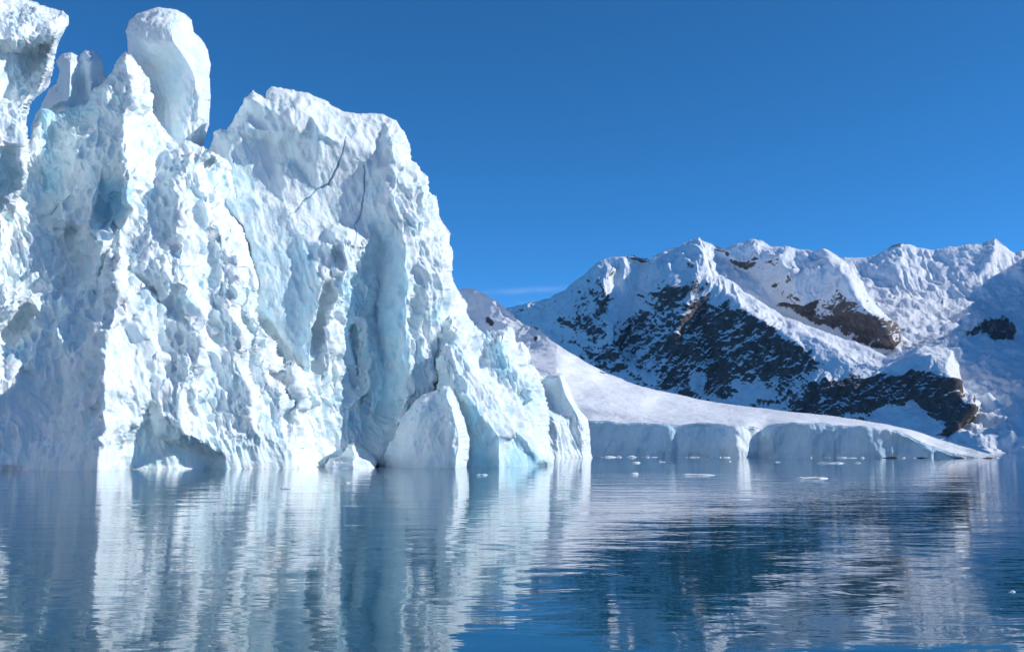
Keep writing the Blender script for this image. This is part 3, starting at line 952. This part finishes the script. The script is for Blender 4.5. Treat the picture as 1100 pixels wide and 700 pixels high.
far_rock = rock_mask([([(1026, 364), (1036, 352), (1056, 344), (1078, 341), (1094, 346), (1090, 367), (1072, 367), (1055, 373), (1036, 370)], 1.3, 4),
                      ([(985, 275), (1000, 272), (1040, 275), (1040, 285), (990, 290)], 0.33, 6)])
_o, _l = sheet_ctrl(
    [(800, 505, 2700), (800, 300, 4700), (850, 285, 5000), (895, 276, 5000), (920, 277, 5000), (944, 273, 5000), (958, 264, 5000), (968, 260, 5000), (978, 262, 5000), (988, 265, 5000), (1005, 268, 5000), (1020, 265, 5000), (1036, 264, 5000),
     (1055, 262, 5000), (1064, 257, 5000), (1070, 255, 5000), (1080, 265, 5020), (1091, 273, 5040), (1097, 269, 5040), (1112, 275, 5050), (1140, 262, 5000), (1180, 225, 4800), (1240, 205, 4500), (1300, 190, 4300), (1400, 180, 4300), (1500, 190, 4200), (1600, 250, 4000), (1640, 400, 3000), (1640, 505, 2500),
     (1200, 505, 2450), (1080, 505, 2500)],
    [[(900, 310, 4700), (960, 314, 4640), (1010, 320, 4640), (1060, 322, 4600), (1100, 325, 4560), (1160, 330, 4300)],
     [(940, 318, 4480), (975, 322, 4400), (1000, 326, 4380), (1040, 330, 4300), (1100, 345, 4100)],
     [(1068, 270, 4900), (1050, 300, 4760)], [(1085, 285, 4950), (1100, 300, 4800)], [(968, 275, 4900), (960, 295, 4760)],
     [(960, 350, 3900), (1000, 350, 3900), (1040, 355, 3800), (1085, 360, 3800), (1120, 370, 3700)], [(1030, 370, 3500), (1080, 375, 3560)],
     [(960, 400, 3300), (1040, 400, 3280), (1060, 430, 3000), (1100, 420, 3150)], [(1040, 460, 2760), (1080, 462, 2760), (1120, 460, 2800)], [(1040, 472, 2640), (1100, 474, 2640)], [(1060, 486, 2560), (1110, 488, 2560)],
     [(1210, 300, 4000), (1290, 190, 3600), (1300, 312, 2750), (1310, 420, 2500)], [(1180, 400, 3000), (1200, 470, 2550)]])


def icefall_disp(co, uv, front):
    base = mtn_disp(0.8, 200, far_rock)(co, uv, front)
    m = poly_mask(uv, [(900, 330), (1110, 335), (1110, 495), (900, 495)], 25)
    lo = poly_mask(uv, [(1030, 425), (1200, 425), (1200, 480), (1030, 480)], 15)
    g = shards(co * np.array([0.016, 0.010, 0.022]) + fbm(co * 0.01, 2, 3)[:, None] * 0.4, 9)
    return base + m * ((0.6 - g) * 55 + (0.6 - shards(co * np.array([0.04, 0.025, 0.05]), 19)) * 22) * (0.6 + 0.7 * lo) * front


sculpt('mountain', MOUNTAIN, _o, _l, lambda u, v: 1.5 * (1000.0 - np.minimum(u, 1150.0)), 1.0, 1.5, (5, 40), (120, 1500), 0.03, 5,
       displace=icefall_disp, paint=lambda co, uv: {'rock': far_rock(uv) * 1.25 - 0.35})
tag(bpy.data.objects['mountain'], 'far snow covered range with icefall at the right edge', kind='structure')

mid_rock = rock_mask([([(884, 324), (905, 318), (922, 322), (938, 322), (946, 334), (965, 344), (968, 368), (956, 375), (938, 366), (922, 356), (905, 345), (893, 350), (884, 348)], 0.55, 5),
                      ([(925, 330), (946, 334), (966, 346), (967, 372), (950, 372), (930, 358)], 0.95, 4)])
_mo = [(700, 420, 150), (700, 275, 0), (735, 262, 0), (752, 256, 0), (765, 262, 0), (776, 266, 0), (787, 262, 0), (798, 260, 0), (808, 256, 0), (819, 258, 0), (829, 264, 0), (845, 264, 0), (856, 268, 0), (874, 270, 0), (885, 267, 0), (895, 272, 0),
       (906, 281, 0), (917, 287, 20), (924, 298, 40), (931, 312, 60), (939, 323, 60), (955, 340, 60), (966, 350, 80), (970, 366, 110), (962, 376, 130), (960, 420, 150)]
_ml = [[(757, 262, 50), (762, 284, 120), (768, 298, 160)], [(770, 268, -40), (790, 285, -20), (800, 292, 0)], [(800, 266, 30), (790, 280, 40)], [(808, 262, 60), (815, 275, 60)],
       [(835, 275, 120), (850, 300, 170), (860, 330, 200)], [(815, 300, 40), (830, 325, 60), (870, 345, 90), (930, 372, 110)], [(890, 280, 160), (910, 300, 230), (920, 318, 260), (945, 345, 280), (955, 368, 260)], [(880, 320, 170), (910, 335, 230)]]
sculpt('mountain', MOUNTAIN, _mo, _ml, lambda u, v: 4000 + 1.6 * (400 - v) + 3.0 * (880 - u), 0.75, 1.3, (5, 35), (60, 700), 0.03, 4,
       displace=mtn_disp(0.75, 300, mid_rock), paint=lambda co, uv: {'rock': mid_rock(uv) * 1.25 - 0.35})
tag(bpy.data.objects['mountain.001'], 'rounded snow summit behind the dark rock face', kind='structure')

front_rock = rock_mask([([(598, 345), (612, 322), (630, 306), (650, 300), (662, 320), (657, 345), (650, 365), (642, 378), (625, 362), (612, 352)], 0.62, 8),
                        ([(590, 360), (640, 372), (700, 400), (700, 420), (640, 400)], 0.66, 8),
                        ([(640, 378), (662, 355), (690, 330), (715, 310), (742, 291), (760, 293), (768, 304), (762, 318), (790, 325), (812, 338), (835, 350), (855, 362), (872, 376), (884, 392), (905, 398), (932, 402), (940, 415), (930, 452), (880, 452), (800, 436), (760, 430), (720, 420), (680, 408), (650, 392)], 0.76, 8),
                        ([(752, 330), (795, 328), (815, 345), (812, 370), (780, 385), (745, 370)], 0.85, 6), ([(690, 345), (720, 330), (740, 345), (720, 380), (690, 385)], 0.75, 8),
                        ([(868, 408), (900, 400), (935, 404), (940, 450), (870, 448), (850, 440)], 0.95, 6),
                        ([(925, 408), (950, 400), (985, 394), (1010, 396), (1022, 405), (1028, 425), (1048, 432), (1043, 448), (1027, 462), (1010, 455), (998, 440), (985, 435), (965, 437), (945, 437), (925, 452)], 1.0, 4)], 7)


def front_paint(co, uv):
    r = front_rock(uv) * 1.25 - 0.35
    for pl in ([(872, 410), (886, 394), (902, 404), (900, 408)], [(790, 415), (812, 405), (830, 425), (800, 432)], [(742, 400), (757, 402), (757, 425), (742, 422)], [(880, 425), (886, 424), (886, 432), (880, 432)]):
        r = r - 1.0 * poly_mask(uv, pl, 3)
    return {'rock': r}


_fo = [(500, 505, 0), (500, 345, -120), (540, 333, -120), (560, 327, -100), (575, 324, -80), (590, 320, -60), (600, 315, -40), (612, 306, -20), (622, 299, -20), (640, 284, 0), (650, 279, 0), (660, 275, 0), (672, 275, 0), (676, 273, 0), (690, 277, 0), (700, 279, 0),
       (712, 272, 0), (722, 267, 0), (736, 259, 0), (744, 256, 0), (752, 254, 0), (757, 266, 20), (761, 284, 30), (766, 298, 20), (780, 300, 10), (794, 306, 10), (810, 319, 20), (826, 330, 30), (838, 337, 40), (850, 342, 50), (880, 354, 60),
       (910, 364, 70), (930, 370, 70), (952, 381, 70), (962, 377, 70), (985, 372, 90), (1005, 373, 100), (1023, 377, 110), (1031, 392, 120), (1034, 412, 130), (1042, 425, 140), (1054, 432, 140), (1050, 450, 160), (1036, 464, 180), (1060, 482, 200), (1076, 505, 200)]
_fl = [[(752, 258, 30), (748, 290, 90), (738, 330, 150), (722, 370, 180), (705, 410, 190)], [(690, 282, -60), (682, 320, -60), (676, 350, -30), (668, 385, 0)], [(657, 280, 20), (648, 300, 80), (652, 340, 110), (657, 370, 130), (670, 395, 130)],
       [(602, 320, -10), (612, 345, 50), (620, 375, 70)], [(585, 330, -60), (600, 362, -20)], [(768, 304, 70), (800, 332, 150), (835, 354, 190), (868, 382, 200), (880, 420, 230), (890, 445, 240)],
       [(752, 345, 90), (765, 380, 80), (775, 430, 80)], [(850, 353, 170), (880, 366, 180), (910, 378, 180), (945, 390, 170), (985, 384, 200), (1018, 386, 230)], [(905, 396, 200), (945, 402, 190), (985, 396, 240), (1018, 402, 260), (1028, 428, 270), (1044, 438, 270), (1028, 458, 280)],
       [(990, 440, 220), (960, 440, 210), (930, 455, 260)], [(1000, 470, 290), (950, 470, 280)], [(820, 370, 150), (815, 410, 160), (820, 440, 190)], [(700, 440, 200), (600, 440, 150)]]
sculpt('mountain', MOUNTAIN, _fo, _fl, lambda u, v: 3350 + 1.9 * (490 - v) + 2.2 * (800 - u), 0.75, 1.2, (4, 25), (90, 900), 0.04, 4,
       displace=mtn_disp(0.85, 400, front_rock), paint=front_paint)
tag(bpy.data.objects['mountain.002'], 'steep mountain of dark rock streaked with snow', kind='structure')


# unseen snow coast behind the camera, added to throw sunlight back on the ice
def bounce_shore():
    n, m = 220, 36
    az = np.linspace(math.radians(112), math.radians(292), n)
    t = np.linspace(0, 1, m)
    A, T = np.meshgrid(az, t)
    R = 620 + 1300 * T + 90 * np.sin(A * 5)
    env = np.clip(np.minimum(A - az[0], az[-1] - A) / 0.35, 0, 1)
    X, Yg = R * np.sin(A), R * np.cos(A)
    P = np.stack([X.ravel(), Yg.ravel(), 0 * X.ravel()], -1)
    ri = (ridged(P * 0.0025, 5, 900) - 0.45).reshape(R.shape)
    lift = 1 + 0.5 * np.clip((A - math.radians(215)) / 0.4, 0, 1)
    Z = (12 + lift * 640 * np.sin(np.clip(T * 1.25, 0, 1) * math.pi / 2) * (1 + 0.5 * ri) + 60 * ri) * (0.15 + 0.85 * env)
    Z = np.where(T > 0.82, Z * (1 - (T - 0.82) / 0.18) - 20 * (T - 0.82) / 0.18, Z)
    Z[0] = -15
    co = np.stack([X.ravel(), Yg.ravel(), Z.ravel()], -1)
    q = np.array([[j * n + i, (j + 1) * n + i, (j + 1) * n + i + 1, j * n + i + 1] for j in range(m - 1) for i in range(n - 1)])
    rk = np.clip(fbm(P * 0.004, 3, 911) * 1.2 - 0.5, -0.4, 0.6)
    o = build_mesh('mountain', co, q, MOUNTAIN, None, {'rock': rk})
    tag(o, 'unseen snow covered coast behind the camera, added to bounce sunlight', kind='structure')


bounce_shore()


# ------------------------------------------------------------------ floating ice and shore rocks
def ico(sub):
    import bmesh
    bm = bmesh.new()
    bmesh.ops.create_icosphere(bm, subdivisions=sub, radius=1)
    bm.verts.ensure_lookup_table()
    co = np.array([v.co[:] for v in bm.verts])
    fc = np.array([[v.index for v in f.verts] for f in bm.faces])
    bm.free()
    return co, fc


ICO3 = ico(4)
ICO2 = ico(3)


def chunk(name, mat, u, v, w, h, flat=0.35, seed=0, base=ICO3, sx=None):
    """An irregular lump of real size floating or standing on the sea at photo position (u, v)."""
    # distance from the waterline row v
    x = (u - 550.0) / FPX
    y = (350.0 - v) / FPX
    k = -CAM_H / (ST + y * CT)
    loc = np.array([x * k, (CT - y * ST) * k, 0.0])
    m = loc[1] / FPX
    W, H = w * m / 2, h * m
    co, fc = base
    n = co.copy()
    s = seed * 7.77
    r = 1 + 0.30 * fbm(n * 1.6 + s, 3, seed) + 0.20 * (ridged(n * 2.6 + s, 3, seed + 3) - 0.5)
    p = n * r[:, None]
    p[:, 2] = np.sign(p[:, 2]) * np.abs(p[:, 2]) ** 0.8
    top = 0.35 + 0.65 * np.clip(0.5 + 1.2 * fbm(np.stack([p[:, 0] * 1.7 + s, p[:, 1] * 0.8, 0 * s + 0 * p[:, 0]], -1), 3, seed + 8), 0, 1.3)
    p[:, 2] = np.where(p[:, 2] > 0, p[:, 2] * top, p[:, 2] * 0.6)
    p = p * np.array([W, W * 0.7, H])
    o = build_mesh(name, p, fc, mat, None, {'blue': np.zeros(len(p)), 'crack': np.zeros(len(p))})
    o.location = loc
    return o


floes = [
    (749, 510.0, 44, 2.6, 'long low white ice floe floating before the left part of the ice cliff'),
    (871, 513.6, 38, 3.0, 'broad white ice floe farthest out of those before the right part of the ice cliff'),
    (893, 497.4, 30, 2.2, 'thin flat ice floe under the right part of the cliff'),
    (682, 509.0, 10, 2.6, 'small knobbly ice floe alone on the water below the left cliff'),
    (682, 497.0, 13, 2.2, 'small pale ice floe with a bump close to the left cliff foot'),
    (309, 524.6, 18, 2.2, 'greyish flat ice piece floating in front of the big iceberg'),
    (373, 518.5, 7, 2.0, 'tiny white ice fragment in front of the big iceberg rubble'),
    (518, 510.0, 14, 1.8, 'flat white ice piece drifting before the iceberg mound'),
    (711, 496.0, 9, 1.4, 'tiny flat ice floe between the two pale streaks of cliff reflection'),
    (835, 496.2, 9, 1.3, 'small flat ice floe just right of the sunlit cliff corner'),
    (921, 497.2, 8, 1.3, 'short ice floe at the right of the thin flat floe'),
    (783, 495.4, 6, 1.2, 'tiny ice floe in front of the sunlit cliff corner'),
    (1087, 635.5, 8, 2.2, 'small clear ice lump floating alone at the lower right'),
]
for i, (u, v, w, h, lab) in enumerate(floes):
    tag(chunk('ice_floe', FLOE, u, v, w * 0.85, h * 0.75, seed=i + 1), lab, 'ice floe', 'ice floes scattered on the strait')

for i in range(46):
    u = rng.choice([652, 690, 712, 742, 775, 790]) + rng.normal() * 11 if i < 34 else rng.uniform(825, 1000)
    v = 485.5 + 2200.0 / (399.0 + 0.2 * (800.0 - u) - (rng.uniform(20, 34) if 775 < u < 815 else rng.uniform(6, 26)))
    o = chunk('brash_ice', FLOE, u, v, 2.0 + 12 * rng.random() ** 2.2, 0.5 + 1.6 * rng.random() ** 2, seed=100 + i, base=ICO2)
    tag(o, 'small bit of white brash ice floating along the foot of the ice cliff', 'brash ice', 'brash ice along the cliff foot')

rocks = [(957, 491.8, 15, 2.4, 'low dark rock showing at the foot of the ice cliff'),
         (1031, 492.3, 9, 2.2, 'small black rock in the water by the tapering snow tip'),
         (1061, 492.1, 10, 1.5, 'thin dark rock at the very end of the snow tongue'),
         (992, 491.9, 12, 1.3, 'thin dark rock sliver left of the small black rock')]
for i, (u, v, w, h, lab) in enumerate(rocks):
    tag(chunk('shore_rock', ROCK, u, v, w, h, seed=300 + i), lab, 'rock', 'dark rocks along the shore')

# ------------------------------------------------------------------ air
def haze_box(x0, x1, y0, y1, z0, z1, density):
    co = np.array([[x, y, z] for z in (z0, z1) for y in (y0, y1) for x in (x0, x1)], float)
    q = np.array([[0, 2, 3, 1], [4, 5, 7, 6], [0, 1, 5, 4], [2, 6, 7, 3], [0, 4, 6, 2], [1, 3, 7, 5]])
    m = bpy.data.materials.new('clear_polar_air')
    m.use_nodes = True
    t = m.node_tree
    t.nodes.clear()
    v = t.nodes.new('ShaderNodeVolumePrincipled')
    v.inputs['Color'].default_value = (0.30, 0.62, 1.0, 1)
    v.inputs['Density'].default_value = density
    v.inputs['Anisotropy'].default_value = 0.0
    ou = t.nodes.new('ShaderNodeOutputMaterial')
    t.links.new(v.outputs[0], ou.inputs['Volume'])
    o = build_mesh('haze', co, q, m, smooth=False)
    tag(o, kind='stuff')


haze_box(-12100, 12100, -3100, 12100, -30, 1800, 0.55e-5)

# ------------------------------------------------------------------ light
AZ, EL = math.radians(97), math.radians(32)          # azimuth right of the view direction, elevation
S = Vector((math.cos(EL) * math.sin(AZ), math.cos(EL) * math.cos(AZ), math.sin(EL)))
ld = bpy.data.lights.new('sun', 'SUN')
ld.energy = 2.0
ld.angle = math.radians(0.5)
ld.color = (1.0, 0.955, 0.90)
lo = bpy.data.objects.new('sun', ld)
COL.objects.link(lo)
lo.rotation_euler = (-S).to_track_quat('-Z', 'Y').to_euler()
lo.location = S * 200

w = bpy.data.worlds.new('World')
sc.world = w
w.use_nodes = True
nt = w.node_tree
nt.nodes.clear()
sky = nt.nodes.new('ShaderNodeTexSky')
sky.sky_type = 'NISHITA'
sky.sun_disc = False
sky.sun_elevation = EL
sky.sun_rotation = AZ
sky.altitude = 8000
sky.air_density = 1.0
sky.dust_density = 0.0
sky.ozone_density = 4.0
hs = nt.nodes.new('ShaderNodeHueSaturation')
hs.inputs['Saturation'].default_value = 1.2
hs.inputs['Hue'].default_value = 0.494
bg = nt.nodes.new('ShaderNodeBackground')
bg.inputs['Strength'].default_value = 0.12
out = nt.nodes.new('ShaderNodeOutputWorld')
nt.links.new(sky.outputs[0], hs.inputs['Color'])
tc = nt.nodes.new('ShaderNodeTexCoord')
sx = nt.nodes.new('ShaderNodeSeparateXYZ')
nt.links.new(tc.outputs['Generated'], sx.inputs[0])


def wmath(op, a, b=None):
    nd = nt.nodes.new('ShaderNodeMath')
    nd.operation = op
    for i_, x_ in enumerate((a, b)):
        if x_ is None:
            continue
        if isinstance(x_, (int, float)):
            nd.inputs[i_].default_value = x_
        else:
            nt.links.new(x_, nd.inputs[i_])
    return nd.outputs[0]


# thin cirrus streaks low over the snow slope, fixed in sky directions
wn = nt.nodes.new('ShaderNodeTexNoise')
wn.inputs['Scale'].default_value = 38.0
wn.inputs['Detail'].default_value = 4.0
nt.links.new(tc.outputs['Generated'], wn.inputs['Vector'])
wisp = None
for cx_, cz_, hx_, hz_, sl_, am_ in ((0.012, 0.1565, 0.045, 0.0026, 0.06, 0.18), (0.022, 0.1452, 0.016, 0.0014, 0.03, 0.12), (-0.40, 0.425, 0.03, 0.006, 0.1, 0.2)):
    dx_ = wmath('SUBTRACT', sx.outputs[0], cx_)
    dz_ = wmath('SUBTRACT', wmath('SUBTRACT', sx.outputs[2], cz_), wmath('MULTIPLY', dx_, sl_))
    dz_ = wmath('ADD', dz_, wmath('MULTIPLY', wmath('SUBTRACT', wn.outputs['Fac'], 0.5), hz_ * 1.5))
    q_ = wmath('ADD', wmath('POWER', wmath('ABSOLUTE', wmath('DIVIDE', dx_, hx_)), 2.0), wmath('POWER', wmath('ABSOLUTE', wmath('DIVIDE', dz_, hz_)), 2.0))
    g_ = wmath('MULTIPLY', wmath('EXPONENT', wmath('MULTIPLY', q_, -1.0)), am_)
    g_ = wmath('MULTIPLY', g_, wn.outputs['Fac'])
    g_ = wmath('MULTIPLY', g_, wmath('GREATER_THAN', sx.outputs[1], 0.0))
    wisp = g_ if wisp is None else wmath('ADD', wisp, g_)
mx = nt.nodes.new('ShaderNodeMix')
mx.data_type = 'RGBA'
nt.links.new(wisp, mx.inputs[0])
nt.links.new(hs.outputs[0], mx.inputs[6])
mx.inputs[7].default_value = (4.2, 4.8, 5.4, 1)
nt.links.new(mx.outputs[2], bg.inputs['Color'])
nt.links.new(bg.outputs[0], out.inputs['Surface'])

# ------------------------------------------------------------------ render settings
sc.render.engine = 'CYCLES'
sc.cycles.use_denoising = True
sc.cycles.adaptive_threshold = 0.02
sc.cycles.max_bounces = 8
sc.cycles.diffuse_bounces = 4
sc.cycles.glossy_bounces = 3
sc.view_settings.view_transform = 'Standard'
sc.view_settings.look = 'None'
sc.view_settings.exposure = 0.91
sc.view_settings.gamma = 1.0
sc.view_settings.use_curve_mapping = False
